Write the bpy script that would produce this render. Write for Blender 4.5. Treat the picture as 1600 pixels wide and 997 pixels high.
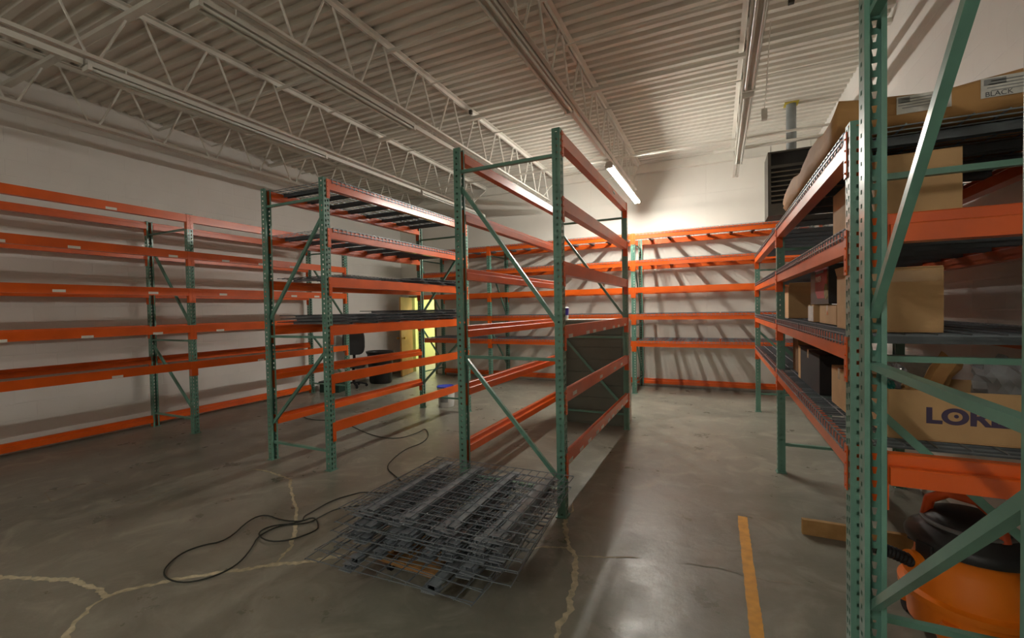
import bpy, bmesh, math, random
from mathutils import Matrix, Vector
random.seed(7)
PI = math.pi
S = bpy.context.scene
for o in list(bpy.data.objects): bpy.data.objects.remove(o)
COL = S.collection

# ------------------------------------------------------------------ camera, world, exposure
YAW, PIT, ROL, FPX, CAMZ = math.radians(-25.2), math.radians(-1.25), math.radians(-1.05), 685.0, 1.656
fwd = Vector((math.sin(YAW)*math.cos(PIT), math.cos(YAW)*math.cos(PIT), math.sin(PIT)))
rt = Vector((math.cos(YAW), -math.sin(YAW), 0)); up = rt.cross(fwd)
r2 = rt*math.cos(ROL)+up*math.sin(ROL); u2 = -rt*math.sin(ROL)+up*math.cos(ROL)
cd = bpy.data.cameras.new('camera'); cam = bpy.data.objects.new('camera', cd); COL.objects.link(cam)
cd.sensor_fit = 'HORIZONTAL'; cd.sensor_width = 36.0; cd.lens = FPX/1600*36.0; cd.clip_start = 0.05; cd.clip_end = 100
m = Matrix((r2, u2, -fwd)).transposed().to_4x4(); m.translation = (0, 0, CAMZ)
cam.matrix_world = m; S.camera = cam
w = bpy.data.worlds.new('world'); S.world = w; w.use_nodes = True
w.node_tree.nodes['Background'].inputs[0].default_value = (0.9, 0.88, 0.8, 1)
w.node_tree.nodes['Background'].inputs[1].default_value = 0.05
S.view_settings.view_transform = 'Standard'; S.view_settings.look = 'None'
S.view_settings.exposure = 2.05; S.view_settings.gamma = 1.0
TUBE_BACK = 78.0     # emission of the lit strip light at the far end
TUBE_NEAR = 62.0     # lit strip light behind the camera
ROOM = dict(x0=-7.85, x1=1.62, y0=-6.0, y1=9.6, z=4.55)

# ------------------------------------------------------------------ materials
def hexc(h):
    h = h.lstrip('#'); v = [int(h[i:i+2], 16)/255 for i in (0, 2, 4)]
    return tuple(c/12.92 if c <= .04045 else ((c+.055)/1.055)**2.4 for c in v)+(1,)
def mat(name, col, rough=.5, metal=0, var=0, vscale=6, bump=0, bscale=40, spec=.5, coat=0, emit=0, trans=0, alpha=1, col2=None, detail=4):
    m = bpy.data.materials.new(name); m.use_nodes = True; nt = m.node_tree; b = nt.nodes['Principled BSDF']
    c = hexc(col) if isinstance(col, str) else col
    b.inputs['Base Color'].default_value = c; b.inputs['Roughness'].default_value = rough
    b.inputs['Metallic'].default_value = metal; b.inputs['Specular IOR Level'].default_value = spec
    b.inputs['Coat Weight'].default_value = coat; b.inputs['Coat Roughness'].default_value = .15
    if trans: b.inputs['Transmission Weight'].default_value = trans
    if alpha < 1: b.inputs['Alpha'].default_value = alpha
    if emit: b.inputs['Emission Color'].default_value = c; b.inputs['Emission Strength'].default_value = emit
    tc = nt.nodes.new('ShaderNodeTexCoord')
    if var or col2:
        n = nt.nodes.new('ShaderNodeTexNoise'); n.inputs['Scale'].default_value = vscale; n.inputs['Detail'].default_value = detail
        nt.links.new(tc.outputs['Object'], n.inputs['Vector'])
        r = nt.nodes.new('ShaderNodeValToRGB'); r.color_ramp.elements[0].position = .35; r.color_ramp.elements[1].position = .65
        if col2: c2 = hexc(col2) if isinstance(col2, str) else col2; r.color_ramp.elements[0].color = c; r.color_ramp.elements[1].color = c2
        else:
            r.color_ramp.elements[0].color = tuple(x*(1-var) for x in c[:3])+(1,); r.color_ramp.elements[1].color = tuple(min(1, x*(1+var)) for x in c[:3])+(1,)
        nt.links.new(n.outputs['Fac'], r.inputs['Fac']); nt.links.new(r.outputs['Color'], b.inputs['Base Color'])
    if bump:
        n = nt.nodes.new('ShaderNodeTexNoise'); n.inputs['Scale'].default_value = bscale; n.inputs['Detail'].default_value = 3
        nt.links.new(tc.outputs['Object'], n.inputs['Vector'])
        bp = nt.nodes.new('ShaderNodeBump'); bp.inputs['Strength'].default_value = bump; bp.inputs['Distance'].default_value = .01
        nt.links.new(n.outputs['Fac'], bp.inputs['Height']); nt.links.new(bp.outputs['Normal'], b.inputs['Normal'])
    return m
M = {}
M['orange'] = mat('orange_paint', '#d6580c', .36, var=.10, vscale=3, coat=.25)
M['green'] = mat('green_paint', '#628f7e', .38, var=.12, vscale=4, coat=.3)
M['wire'] = mat('galvanised_wire', '#7b8389', .36, metal=.4, var=.1)
M['wire_dark'] = mat('weathered_wire', '#4c5256', .5, metal=.45, var=.15)
M['channel'] = mat('galvanised_channel', '#666d72', .4, metal=.5, var=.12, vscale=9)
M['channel_pale'] = mat('pale_galvanised_channel', '#8b9399', .38, metal=.35, var=.15, vscale=9)  # paler grey for the channels of loose stacked decks
M['white_metal'] = mat('white_painted_steel', '#dfdcd2', .5, var=.06, vscale=3)
M['deck'] = mat('white_painted_deck', '#dad6cb', .55, var=.05, vscale=2)
M['fixture'] = mat('white_enamel', '#d8d6cc', .4, var=.03)
M['tube_off'] = mat('unlit_tube', '#d9dbd2', .25)
M['card'] = mat('cardboard', '#c59f70', .8, var=.08, vscale=5, bump=.08, bscale=60)
M['card_in'] = mat('cardboard_inside', '#8d6c45', .85, var=.1, vscale=5)
M['card_dk'] = mat('brown_cardboard', '#7c5a36', .85, var=.1, vscale=5)
M['paper'] = mat('brown_paper', '#b78a55', .75, var=.14, vscale=3, bump=.5, bscale=7)
M['label'] = mat('white_label', '#dcdad2', .6, col2='#c9c7c0', vscale=30)
M['ink'] = mat('grey_print', '#8d8e8c', .7)
M['inkdk'] = mat('dark_print', '#5a5a5c', .7)
M['sticker'] = mat('white_sticker', '#dedbd0', .6, var=.05, vscale=40)
M['purple'] = mat('purple_print', '#4a3f58', .75)
M['tape'] = mat('clear_tape', '#c39c69', .12, coat=.8)
M['black'] = mat('black_plastic', '#1b1a1a', .45, var=.15)
M['blackm'] = mat('black_matte', '#100e0d', .8)
M['rubber'] = mat('black_rubber', '#17171a', .6)
M['vac_orange'] = mat('orange_plastic', '#e87912', .38, var=.05, vscale=3)
M['red_orange'] = mat('red_orange_plastic', '#c64a18', .4)
M['grey_plastic'] = mat('grey_plastic', '#6e6c6a', .5)
M['wood'] = mat('plywood', '#a87b46', .7, col2='#8f6637', vscale=14, detail=8)
M['pine'] = mat('pine_board', '#a98450', .7, col2='#94703f', vscale=9, detail=8)
M['door_wood'] = mat('oak_veneer', '#b98a4f', .5, col2='#a5763e', vscale=3, detail=6)
M['brass'] = mat('brass', '#c79a45', .3, metal=.9)
M['cabinet'] = mat('grey_green_enamel', '#66695c', .5, var=.06, vscale=2)
M['cab_light'] = mat('pale_enamel', '#b9b7ac', .45, var=.04)
M['bucket'] = mat('white_bucket_plastic', '#dcdcd8', .4)
M['blue'] = mat('blue_plastic', '#2a46c4', .4)
M['cup_purple'] = mat('purple_cup', '#3b2f96', .4)
M['heater'] = mat('brown_enamel', '#3a352a', .55, var=.12)
M['louvre'] = mat('olive_brown_enamel', '#62594a', .45)
M['heater_in'] = mat('heater_inside_shade', '#15120d', .8)  # near-black: shade inside the heater opening put into the colour
M['galv'] = mat('galvanised_duct', '#84898a', .35, metal=.5, var=.1)
M['cord'] = mat('dark_green_cord', '#23271f', .6)
M['yellow'] = mat('yellow_floor_paint', '#d8992c', .55, var=.12, vscale=14)
M['red_print'] = mat('red_print', '#9c1712', .6, var=.1)
M['olive'] = mat('olive_yellow_print', '#8c7a24', .7, col2='#4f4418', vscale=30)
M['greenwall'] = mat('lime_wall_paint', '#cdd199', .8)
M['teal'] = mat('teal_plastic', '#2b7f74', .3)
M['shrink'] = mat('crinkled_plastic', '#b9bec2', .18, alpha=.55, bump=1.0, bscale=12)
M['patch'] = mat('crack_filler', '#b9ae92', .85, var=.18, vscale=25, bump=.3, bscale=80)
M['faint'] = mat('faint_scrape', '#8b8475', .7, var=.2, vscale=20)
M['seam'] = mat('shadow_gap', '#2c2d28', .8)
def emis(name, col, s):
    m = bpy.data.materials.new(name); m.use_nodes = True; nt = m.node_tree; nt.nodes.clear()
    e = nt.nodes.new('ShaderNodeEmission'); e.inputs[0].default_value = col; e.inputs[1].default_value = s
    o = nt.nodes.new('ShaderNodeOutputMaterial'); nt.links.new(e.outputs[0], o.inputs[0]); return m
M['tube_lit'] = emis('lit_tube', (1, .955, .875, 1), TUBE_BACK)
M['tube_near'] = emis('lit_tube_near', (1, .955, .875, 1), TUBE_NEAR)
M['room_lamp'] = emis('office_lamp', (1, .95, .8, 1), 8.0)
# floor: worn polished concrete
def floor_mat():
    m = bpy.data.materials.new('polished_concrete'); m.use_nodes = True; nt = m.node_tree; b = nt.nodes['Principled BSDF']
    tc = nt.nodes.new('ShaderNodeTexCoord')
    def noise(sc, det, rough=.6, dist=0):
        n = nt.nodes.new('ShaderNodeTexNoise'); n.inputs['Scale'].default_value = sc; n.inputs['Detail'].default_value = det
        n.inputs['Roughness'].default_value = rough; n.inputs['Distortion'].default_value = dist
        nt.links.new(tc.outputs['Object'], n.inputs['Vector']); return n
    n1 = noise(.55, 6, .6, .6); n2 = noise(3.2, 8, .65); n3 = noise(30, 4)
    r1 = nt.nodes.new('ShaderNodeValToRGB'); e = r1.color_ramp.elements
    e[0].position = .3; e[0].color = hexc('#75766b'); e[1].position = .7; e[1].color = hexc('#979285')
    r2 = nt.nodes.new('ShaderNodeValToRGB'); e = r2.color_ramp.elements
    e[0].position = .3; e[0].color = (.68, .69, .67, 1); e[1].position = .75; e[1].color = (1.0, 1.0, 1.0, 1)
    mx = nt.nodes.new('ShaderNodeMixRGB'); mx.blend_type = 'MULTIPLY'; mx.inputs[0].default_value = 1
    nt.links.new(n1.outputs['Fac'], r1.inputs['Fac']); nt.links.new(n2.outputs['Fac'], r2.inputs['Fac'])
    nt.links.new(r1.outputs['Color'], mx.inputs[1]); nt.links.new(r2.outputs['Color'], mx.inputs[2])
    r4 = nt.nodes.new('ShaderNodeValToRGB'); e = r4.color_ramp.elements
    e[0].position = .5; e[0].color = (0, 0, 0, 1); e[1].position = .85; e[1].color = (.7, .7, .7, 1)
    n4 = noise(2.2, 7, .6, 1.8); nt.links.new(n4.outputs['Fac'], r4.inputs['Fac'])
    mx2 = nt.nodes.new('ShaderNodeMixRGB'); mx2.inputs[2].default_value = hexc('#b0aa9b')
    nt.links.new(r4.outputs['Color'], mx2.inputs[0]); nt.links.new(mx.outputs['Color'], mx2.inputs[1])
    nt.links.new(mx2.outputs['Color'], b.inputs['Base Color'])
    rr = nt.nodes.new('ShaderNodeMapRange'); rr.inputs[1].default_value = .3; rr.inputs[2].default_value = .7
    rr.inputs[3].default_value = .24; rr.inputs[4].default_value = .46
    nt.links.new(n2.outputs['Fac'], rr.inputs[0]); nt.links.new(rr.outputs[0], b.inputs['Roughness'])
    bp = nt.nodes.new('ShaderNodeBump'); bp.inputs['Strength'].default_value = .3; bp.inputs['Distance'].default_value = .01
    n5 = noise(9, 6); nt.links.new(n5.outputs['Fac'], bp.inputs['Height']); nt.links.new(bp.outputs['Normal'], b.inputs['Normal'])
    b.inputs['Specular IOR Level'].default_value = .42
    return m
def wall_mat(name, col, bw, bh, strength):
    m = bpy.data.materials.new(name); m.use_nodes = True; nt = m.node_tree; b = nt.nodes['Principled BSDF']
    b.inputs['Roughness'].default_value = .62
    g = nt.nodes.new('ShaderNodeNewGeometry'); sx = nt.nodes.new('ShaderNodeSeparateXYZ'); nt.links.new(g.outputs['Position'], sx.inputs[0])
    ad = nt.nodes.new('ShaderNodeMath'); ad.operation = 'ADD'; nt.links.new(sx.outputs[0], ad.inputs[0]); nt.links.new(sx.outputs[1], ad.inputs[1])
    cx = nt.nodes.new('ShaderNodeCombineXYZ'); nt.links.new(ad.outputs[0], cx.inputs[0]); nt.links.new(sx.outputs[2], cx.inputs[1])
    br = nt.nodes.new('ShaderNodeTexBrick'); br.inputs['Scale'].default_value = 1; br.inputs['Brick Width'].default_value = bw
    br.inputs['Row Height'].default_value = bh; br.inputs['Mortar Size'].default_value = .006; br.inputs['Mortar Smooth'].default_value = .6
    br.inputs['Color1'].default_value = (1, 1, 1, 1); br.inputs['Color2'].default_value = (1, 1, 1, 1); br.inputs['Mortar'].default_value = (0, 0, 0, 1)
    if bw > 1: br.offset = 0
    nt.links.new(cx.outputs[0], br.inputs['Vector'])
    bp = nt.nodes.new('ShaderNodeBump'); bp.inputs['Strength'].default_value = strength; bp.inputs['Distance'].default_value = .006
    n = nt.nodes.new('ShaderNodeTexNoise'); n.inputs['Scale'].default_value = 1.6; n.inputs['Detail'].default_value = 5
    nt.links.new(g.outputs['Position'], n.inputs['Vector'])
    r = nt.nodes.new('ShaderNodeValToRGB'); c = hexc(col)
    r.color_ramp.elements[0].position = .3; r.color_ramp.elements[1].position = .7
    r.color_ramp.elements[0].color = tuple(x*.93 for x in c[:3])+(1,); r.color_ramp.elements[1].color = c
    nt.links.new(n.outputs['Fac'], r.inputs['Fac']); nt.links.new(r.outputs['Color'], b.inputs['Base Color'])
    nt.links.new(br.outputs['Color'], bp.inputs['Height']); nt.links.new(bp.outputs['Normal'], b.inputs['Normal'])
    return m
M['floor'] = floor_mat()
M['wall'] = wall_mat('painted_block_wall', '#e0dcd5', .40, .20, .35)
M['wall_back'] = wall_mat('painted_panel_wall', '#e2ded4', 2.35, 1.3, .5)


# ------------------------------------------------------------------ mesh helpers
class MB:
    def __init__(s): s.v = []; s.f = []; s.mi = []
    def add(s, vs, fs, mi=0):
        n = len(s.v); s.v += [tuple(v) for v in vs]; s.f += [tuple(i+n for i in f) for f in fs]; s.mi += [mi]*len(fs)
    def box(s, a, b, mi=0, rot=None, piv=None):
        x0, y0, z0 = a; x1, y1, z1 = b
        vs = [Vector(p) for p in ((x0,y0,z0),(x1,y0,z0),(x1,y1,z0),(x0,y1,z0),(x0,y0,z1),(x1,y0,z1),(x1,y1,z1),(x0,y1,z1))]
        if rot is not None:
            p = Vector(piv) if piv else sum(vs, Vector())/8
            vs = [rot @ (v-p)+p for v in vs]
        s.add(vs, [(0,3,2,1),(4,5,6,7),(0,1,5,4),(1,2,6,5),(2,3,7,6),(3,0,4,7)], mi)
    def bar(s, p, q, w, h, mi=0, upv=(0,0,1)):
        p = Vector(p); q = Vector(q); d = (q-p).normalized(); u = Vector(upv)
        if abs(d.dot(u)) > .98: u = Vector((0,1,0))
        sd = d.cross(u).normalized(); u = sd.cross(d).normalized()
        vs = [c+sd*a*w/2+u*b*h/2 for c in (p, q) for a, b in ((-1,-1),(1,-1),(1,1),(-1,1))]
        s.add(vs, [(0,1,2,3),(4,7,6,5),(0,4,5,1),(1,5,6,2),(2,6,7,3),(3,7,4,0)], mi)
    def tube(s, p, q, r, n=8, r2=None, mi=0, cap=True):
        p = Vector(p); q = Vector(q); d = (q-p).normalized(); u = Vector((0,0,1)) if abs(d.z) < .9 else Vector((1,0,0))
        a = d.cross(u).normalized(); b = a.cross(d); r2 = r if r2 is None else r2
        vs = [p+(a*math.cos(t)+b*math.sin(t))*r for t in [2*PI*i/n for i in range(n)]]+[q+(a*math.cos(t)+b*math.sin(t))*r2 for t in [2*PI*i/n for i in range(n)]]
        fs = [(i, n+i, n+(i+1)%n, (i+1)%n) for i in range(n)]
        if cap: fs += [tuple(range(n)), tuple(range(2*n-1, n-1, -1))]
        s.add(vs, fs, mi)
    def path(s, pts, r, n=8, mi=0, closed=False):
        pts = [Vector(p) for p in pts]; rings = []; N = len(pts)
        prev = None
        for i, p in enumerate(pts):
            t = (pts[min(i+1, N-1)]-pts[max(i-1, 0)]).normalized()
            if prev is None: u = Vector((0,0,1)) if abs(t.z) < .9 else Vector((1,0,0)); a = t.cross(u).normalized()
            else: a = (prev-t*prev.dot(t)).normalized()
            prev = a; b = t.cross(a)
            rr = r[i] if isinstance(r, (list, tuple)) else r
            rings.append([p+(a*math.cos(2*PI*k/n)+b*math.sin(2*PI*k/n))*rr for k in range(n)])
        vs = [v for ring in rings for v in ring]
        fs = [(i*n+k, i*n+(k+1)%n, (i+1)*n+(k+1)%n, (i+1)*n+k) for i in range(N-1) for k in range(n)]
        fs += [tuple(range(n-1, -1, -1)), tuple(range((N-1)*n, N*n))]
        s.add(vs, fs, mi)
    def lathe(s, prof, c=(0,0,0), n=32, mi=0, sx=1, sy=1):
        c = Vector(c); vs = []; fs = []
        for r, z in prof:
            for k in range(n): vs.append(c+Vector((r*sx*math.cos(2*PI*k/n), r*sy*math.sin(2*PI*k/n), z)))
        for i in range(len(prof)-1):
            for k in range(n): fs.append((i*n+k, i*n+(k+1)%n, (i+1)*n+(k+1)%n, (i+1)*n+k))
        fs.append(tuple(range(n-1, -1, -1))); fs.append(tuple(range((len(prof)-1)*n, len(prof)*n)))
        s.add(vs, fs, mi)
    def prism(s, poly, a, b, axis='x', mi=0):   # poly in the plane across axis
        def P(u, v, t): return {'x': (t, u, v), 'y': (u, t, v), 'z': (u, v, t)}[axis]
        n = len(poly); vs = [P(u, v, a) for u, v in poly]+[P(u, v, b) for u, v in poly]
        fs = [tuple(range(n-1, -1, -1)), tuple(range(n, 2*n))]+[(i, (i+1)%n, n+(i+1)%n, n+i) for i in range(n)]
        s.add(vs, fs, mi)
    def mesh(s, name, mats, smooth=False):
        me = bpy.data.meshes.new(name); me.from_pydata([tuple(v) for v in s.v], [], s.f)
        for m in (mats if isinstance(mats, (list, tuple)) else [mats]): me.materials.append(m)
        me.polygons.foreach_set('material_index', s.mi)
        bm = bmesh.new(); bm.from_mesh(me); bmesh.ops.recalc_face_normals(bm, faces=bm.faces); bm.to_mesh(me); bm.free()
        if smooth:
            for p in me.polygons: p.use_smooth = True
            try: me.set_sharp_from_angle(angle=math.radians(38))
            except Exception: pass
        me.update(); return me
def link(name, data, parent=None, loc=(0,0,0), rotz=0, **props):
    o = bpy.data.objects.new(name, data); COL.objects.link(o)
    o.location = loc; o.rotation_euler = (0, 0, rotz)
    if parent: o.parent = parent
    for k, v in props.items():
        if v is not None: o[{'cat': 'category'}.get(k, k)] = v
    return o
def build(mb, name, mats, parent=None, smooth=False, loc=(0,0,0), rotz=0, **props):
    return link(name, mb.mesh(name, mats, smooth), parent, loc, rotz, **props)
def thing(name, label, cat, loc=(0,0,0), rotz=0, group=None):
    return link(name, None, None, loc, rotz, label=label, cat=cat, group=group)
def bevel(o, w=.004, seg=2):
    b = o.modifiers.new('bevel', 'BEVEL'); b.width = w; b.segments = seg; b.limit_method = 'ANGLE'; return o
def B1(name, a, b, mt, parent=None, **k):
    q = MB(); q.box(a, b); return build(q, name, mt, parent, **k)
def text_mesh(txt, size, ext=.0008, bold=0, sx=1):
    c = bpy.data.curves.new('t', 'FONT'); c.body = txt; c.size = size; c.extrude = ext; c.offset = bold; c.align_x = 'LEFT'
    o = bpy.data.objects.new('t', c); COL.objects.link(o)
    dg = bpy.context.evaluated_depsgraph_get(); me = bpy.data.meshes.new_from_object(o.evaluated_get(dg))
    bpy.data.objects.remove(o); bpy.data.curves.remove(c)
    for v in me.vertices: v.co.x *= sx
    return me

# ------------------------------------------------------------------ setting
R = ROOM; T = .15
B1('floor', (R['x0']-2.5, R['y0']-T, -.1), (R['x1']+T, R['y1']+3.0, 0), M['floor'], kind='structure')
FLOOR = bpy.data.objects['floor']
B1('wall_left', (R['x0']-T, R['y0']-T, 0), (R['x0'], R['y1']+T, 4.7), M['wall'], kind='structure')
B1('wall_right', (R['x1'], R['y0']-T, 0), (R['x1']+T, R['y1']+T, 4.7), M['wall'], kind='structure')
B1('wall_front', (R['x0'], R['y0']-T, 0), (R['x1'], R['y0'], 4.7), M['wall'], kind='structure')
DX0, DX1, DZ = -7.58, -6.72, 2.06
q = MB(); y0, y1 = R['y1'], R['y1']+T
q.box((R['x0'], y0, 0), (DX0, y1, 4.7)); q.box((DX1, y0, 0), (R['x1'], y1, 4.7)); q.box((DX0, y0, DZ), (DX1, y1, 4.7))
build(q, 'wall_back', M['wall_back'], kind='structure')
# kerb strip at the foot of the walls
B1('baseboard_back', (-6.5, 9.57, 0), (R['x1'], 9.6, .09), M['cab_light'], kind='structure')
B1('baseboard_right', (1.60, -6, 0), (1.62, 9.57, .09), M['cab_light'], kind='structure')
# corrugated roof deck: trapezoid ribs running in X
q = MB(); pitch = .1524; yy = R['y0']; prof = []
while yy < R['y1']:
    prof += [(yy, 4.67), (yy+.055, 4.67), (yy+.075, 4.63), (yy+.135, 4.63), (yy+.1524, 4.67)]; yy += pitch
vs = [(x, y, z) for x in (R['x0'], R['x1']) for y, z in prof]; n = len(prof)
q.add(vs, [(i, i+1, n+i+1, n+i) for i in range(n-1)])
q.box((R['x0']-T, R['y0']-T, 4.7), (R['x1']+T, R['y1']+T, 4.8))
build(q, 'ceiling', M['deck'], kind='structure')
q = MB(); q.box((R['x0'], 9.50, 4.45), (R['x1'], 9.6, 4.625)); build(q, 'trim_1', M['white_metal'], kind='structure')
# office beyond the doorway
q = MB(); q.box((-9.6, 9.75, 0), (-9.5, 12.4, 2.7)); q.box((-6.3, 9.75, 0), (-6.2, 12.4, 2.7)); q.box((-9.6, 12.4, 0), (-6.2, 12.5, 2.7)); q.box((-9.6, 9.75, 2.7), (-6.2, 12.5, 2.8)); q.box((-9.5,9.75,0),(-8.0,9.8,2.7))
build(q, 'wall_office', M['greenwall'], kind='structure')
q = MB()
for a, b in (((DX0, 9.57, 0), (DX0+.04, 9.77, DZ)), ((DX1-.04, 9.57, 0), (DX1, 9.77, DZ)), ((DX0, 9.57, DZ-.04), (DX1, 9.77, DZ))): q.box(a, b)
build(q, 'trim_2', mat('door_frame_paint', '#8f8a55', .5), kind='structure')
B1('ceiling_light', (-8.3, 10.6, 2.64), (-7.1, 11.6, 2.70), M['room_lamp'], label='glowing ceiling panel of the room beyond the doorway', cat='light')
# open door leaf
d = thing('door_1', None, None, (DX0+.04, 9.58, 0), math.radians(-71)); 

d['kind'] = 'structure'
leaf = B1('door_leaf', (0, 0, .01), (.84, .042, 2.02), M['door_wood'], d)
q = MB(); q.tube((.77, -.05, .98), (.77, .092, .98), .011, 8); q.lathe([(.001, -.0), (.026, .006), (.03, .02), (.02, .035), (.001, .04)], (.77, -.09, .96), 12); q.tube((.77,-.055,.98),(.77,-.085,.98),.028,12); q.tube((.77,.095,.98),(.77,.125,.98),.028,12)
build(q, 'door_handle', M['brass'], d, smooth=True)
# shelf in the office doorway
t = thing('utility_shelf', 'dark slim shelf unit standing just inside the bright doorway', 'shelf', (-7.15, 10.7, 0))
for x in (0, .55):
    for y in (0, .35):
        B1('leg', (x, y, 0), (x+.03, y+.03, 1.25), M['black'], t)
for z in (.25, .6, .95, 1.2): B1('shelf', (0, 0, z), (.58, .38, z+.03), M['black'], t)

# floor marks
def strip(name, pts, w, mt, z=.0012, seed=1, label=None, jag=1.0):
    rnd = random.Random(seed); P = []
    for i in range(len(pts)-1):
        a = Vector(pts[i]+(0,)); b = Vector(pts[i+1]+(0,)); n = max(1, int((b-a).length/.022))
        for k in range(n): P.append(a.lerp(b, k/n))
    P.append(Vector(pts[-1]+(0,))); q = MB(); vs = []
    N = len(P); drift = 0
    for i, p in enumerate(P):
        t = (P[min(i+1, N-1)]-P[max(i-1, 0)]).normalized(); s = Vector((-t.y, t.x, 0))
        e = min(1, .25+min(i, N-1-i)*.12) if jag > .2 else 1
        drift = .8*drift+rnd.uniform(-.006, .006)*jag; off = s*drift
        wa = w*e*rnd.uniform(1-.55*jag, 1+.55*jag); wb = w*e*rnd.uniform(1-.55*jag, 1+.55*jag)
        vs += [p+off+s*wa+Vector((0,0,z)), p+off-s*wb+Vector((0,0,z))]
    q.add(vs, [(2*i, 2*i+1, 2*i+3, 2*i+2) for i in range(N-1)])
    return build(q, name, mt, FLOOR, **({'label': label} if label else {}))
CR = [
 ([(-4.335,1.033),(-4.168,1.098),(-3.974,1.168),(-3.725,1.262),(-3.498,1.284),(-3.287,1.298),(-3.222,1.405),(-3.156,1.474),(-3.115,1.541),(-2.945,1.673),(-2.745,1.835),(-2.661,1.911),(-2.529,2.0),(-2.379,2.13),(-2.277,2.26)], .014, 'patch'),
 ([(-3.287,1.298),(-3.253,1.19),(-3.182,1.11),(-3.064,1.024),(-2.898,.948)], .012, 'patch'),
 ([(-2.661,1.911),(-2.751,2.101),(-2.921,2.273),(-3.202,2.497),(-3.647,2.803),(-3.875,2.96),(-4.233,3.035),(-4.483,3.032),(-4.507,2.942)], .010, 'patch'),
 ([(-4.578,3.097),(-4.702,2.765),(-4.72,2.308),(-4.691,1.999),(-4.823,1.748)], .006, 'faint'),
 ([(-1.251,3.654),(-1.144,3.367),(-1.023,3.032),(-.942,2.87),(-.874,2.796),(-.838,2.677),(-.807,2.51),(-.778,2.333),(-.752,2.275),(-.764,2.146),(-.728,1.995)], .013, 'patch'),
 ([(-.954,2.865),(-1.108,2.808),(-1.22,2.733)], .010, 'patch'),
 ([(-1.135,3.564),(-1.092,3.389),(-1.107,3.287)], .007, 'patch'),
 ([(-.874,2.796),(-.675,2.866),(-.479,2.934)], .006, 'patch'),
 ([(-.244,2.972),(-.02,3.023),(.122,2.983),(.258,2.987),(.458,3.027)], .005, 'faint')]
for i, (p, wd, mt) in enumerate(CR):
    strip('floor_crack', p, wd*1.25, M[mt], seed=i, z=.0012+.0002*i, label='pale filled crack in the concrete')
strip('painted_line', [(.16,3.83),(.16,3.2),(.165,2.6),(.17,1.9)], .033, M['yellow'], z=.0036, jag=.12, seed=3, label='yellow painted aisle line')
q = MB()
pr = [(-5.788,1.83),(-5.693,2.171),(-5.454,2.166),(-5.451,1.762)]
for i in range(4):
    a, b = pr[i], pr[(i+1) % 4]; q.bar((a[0],a[1],.0006),(b[0],b[1],.0006),.012,.001)
build(q, 'floor_outline', M['faint'], FLOOR, label='faint rectangular outline left on the concrete')

# ------------------------------------------------------------------ roof joists, bridging, strip lights
def joist_mesh():
    a, b = R['y0']+.05, R['y1']-.02; res = {}
    q = MB()
    for s in (-1, 1):
        q.box((s*.008, a, 4.622), (s*.06, b, 4.629)); q.box((s*.008, a, 4.575), (s*.014, b, 4.625))
    res['top_chord'] = q.mesh('top_chord', M['white_metal'])
    q = MB()
    for s in (-1, 1):
        q.box((s*.008, a+.3, 3.985), (s*.05, b-.55, 3.991)); q.box((s*.008, a+.3, 3.99), (s*.014, b-.55, 4.035))
    res['bottom_chord'] = q.mesh('bottom_chord', M['white_metal'])
    q = MB(); P = .7; y = a+.3; pts = []
    k = 0
    while y < b-.35:
        pts.append((0, y, 4.015 if k % 2 == 0 else 4.60)); y += P/2; k += 1
    for i in range(len(pts)-1):
        p, s = Vector(pts[i]), Vector(pts[i+1]); o = Vector((0, .045, 0))
        q.tube(p+o, s-o, .0125, 6)
    q.tube((0, b-.9, 4.01), (0, b-.05, 4.58), .011, 6)
    res['web'] = q.mesh('web', M['white_metal'], True)
    return res
JM = joist_mesh()
JX = [(-6.92, 'white open-web roof joist nearest the left wall'), (-5.12, 'white open-web roof joist second from the left wall'), (-3.32, 'white open-web roof joist third from the left wall, over the decked rack'),
      (-1.49, 'white open-web roof joist carrying the lit strip light'), (.30, 'white open-web roof joist nearest the right wall')]
for x, lb in JX:
    t = thing('roof_joist', lb, 'joist', (x, 0, 0), group='white open-web roof joists')
    for k, me in JM.items(): link(k, me, t)
def lamp(x, ya, yb, label, lit=None, z=3.86):   # hangs from the joist's bottom chord
    t = thing('strip_light', label, 'light', (x, ya, z), group='strip lights under the joists'); L = yb-ya
    q = MB(); q.prism([(-.055, .0), (-.045, .045), (-.03, .06), (.03, .06), (.045, .045), (.055, 0), (.05, 0), (.04, .012), (-.04, .012), (-.05, 0)], 0, L, 'y')
    build(q, 'housing', M['fixture'], t)
    q = MB()
    for yy in (.3, L-.3): q.tube((0, yy, .06), (0, yy, 3.985-z), .006, 6)
    build(q, 'hanger', M['white_metal'], t)
    for s in (-1, 1):
        q = MB(); q.tube((s*.03, .03, -.018), (s*.03, L-.03, -.018), .014, 10)
        build(q, 'tube', M[lit] if lit else M['tube_off'], t, smooth=True)
    for yy in (0.0, L-.03):
        q = MB(); q.box((-.055, yy, -.035), (.055, yy+.03, .02)); build(q, 'socket', M['fixture'], t)
    return t
lamp(-1.42, 6.42, 8.88, 'lit fluorescent strip light glowing white near the back wall', 'tube_lit', z=3.72)
lamp(-1.49, 2.35, 4.78, 'unlit strip light in front of the lit one, under the same joist')
lamp(-1.49, -4.3, -1.87, 'lit strip light behind the viewpoint, under the middle joist', 'tube_near')
lamp(-3.32, 1.9, 4.33, 'unlit strip light over the near part of the decked rack')
lamp(-3.32, 7.1, 9.1, 'short unlit strip light over the back of the room, left of the lit one')
lamp(-5.02, 1.95, 4.55, 'unlit strip light over the aisle by the left wall rack, nearer one')
lamp(-5.02, 6.75, 9.18, 'unlit strip light over the aisle by the left wall rack, far one')
lamp(.30, 2.7, 5.13, 'unlit strip light above the right aisle, nearer one')
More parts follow.
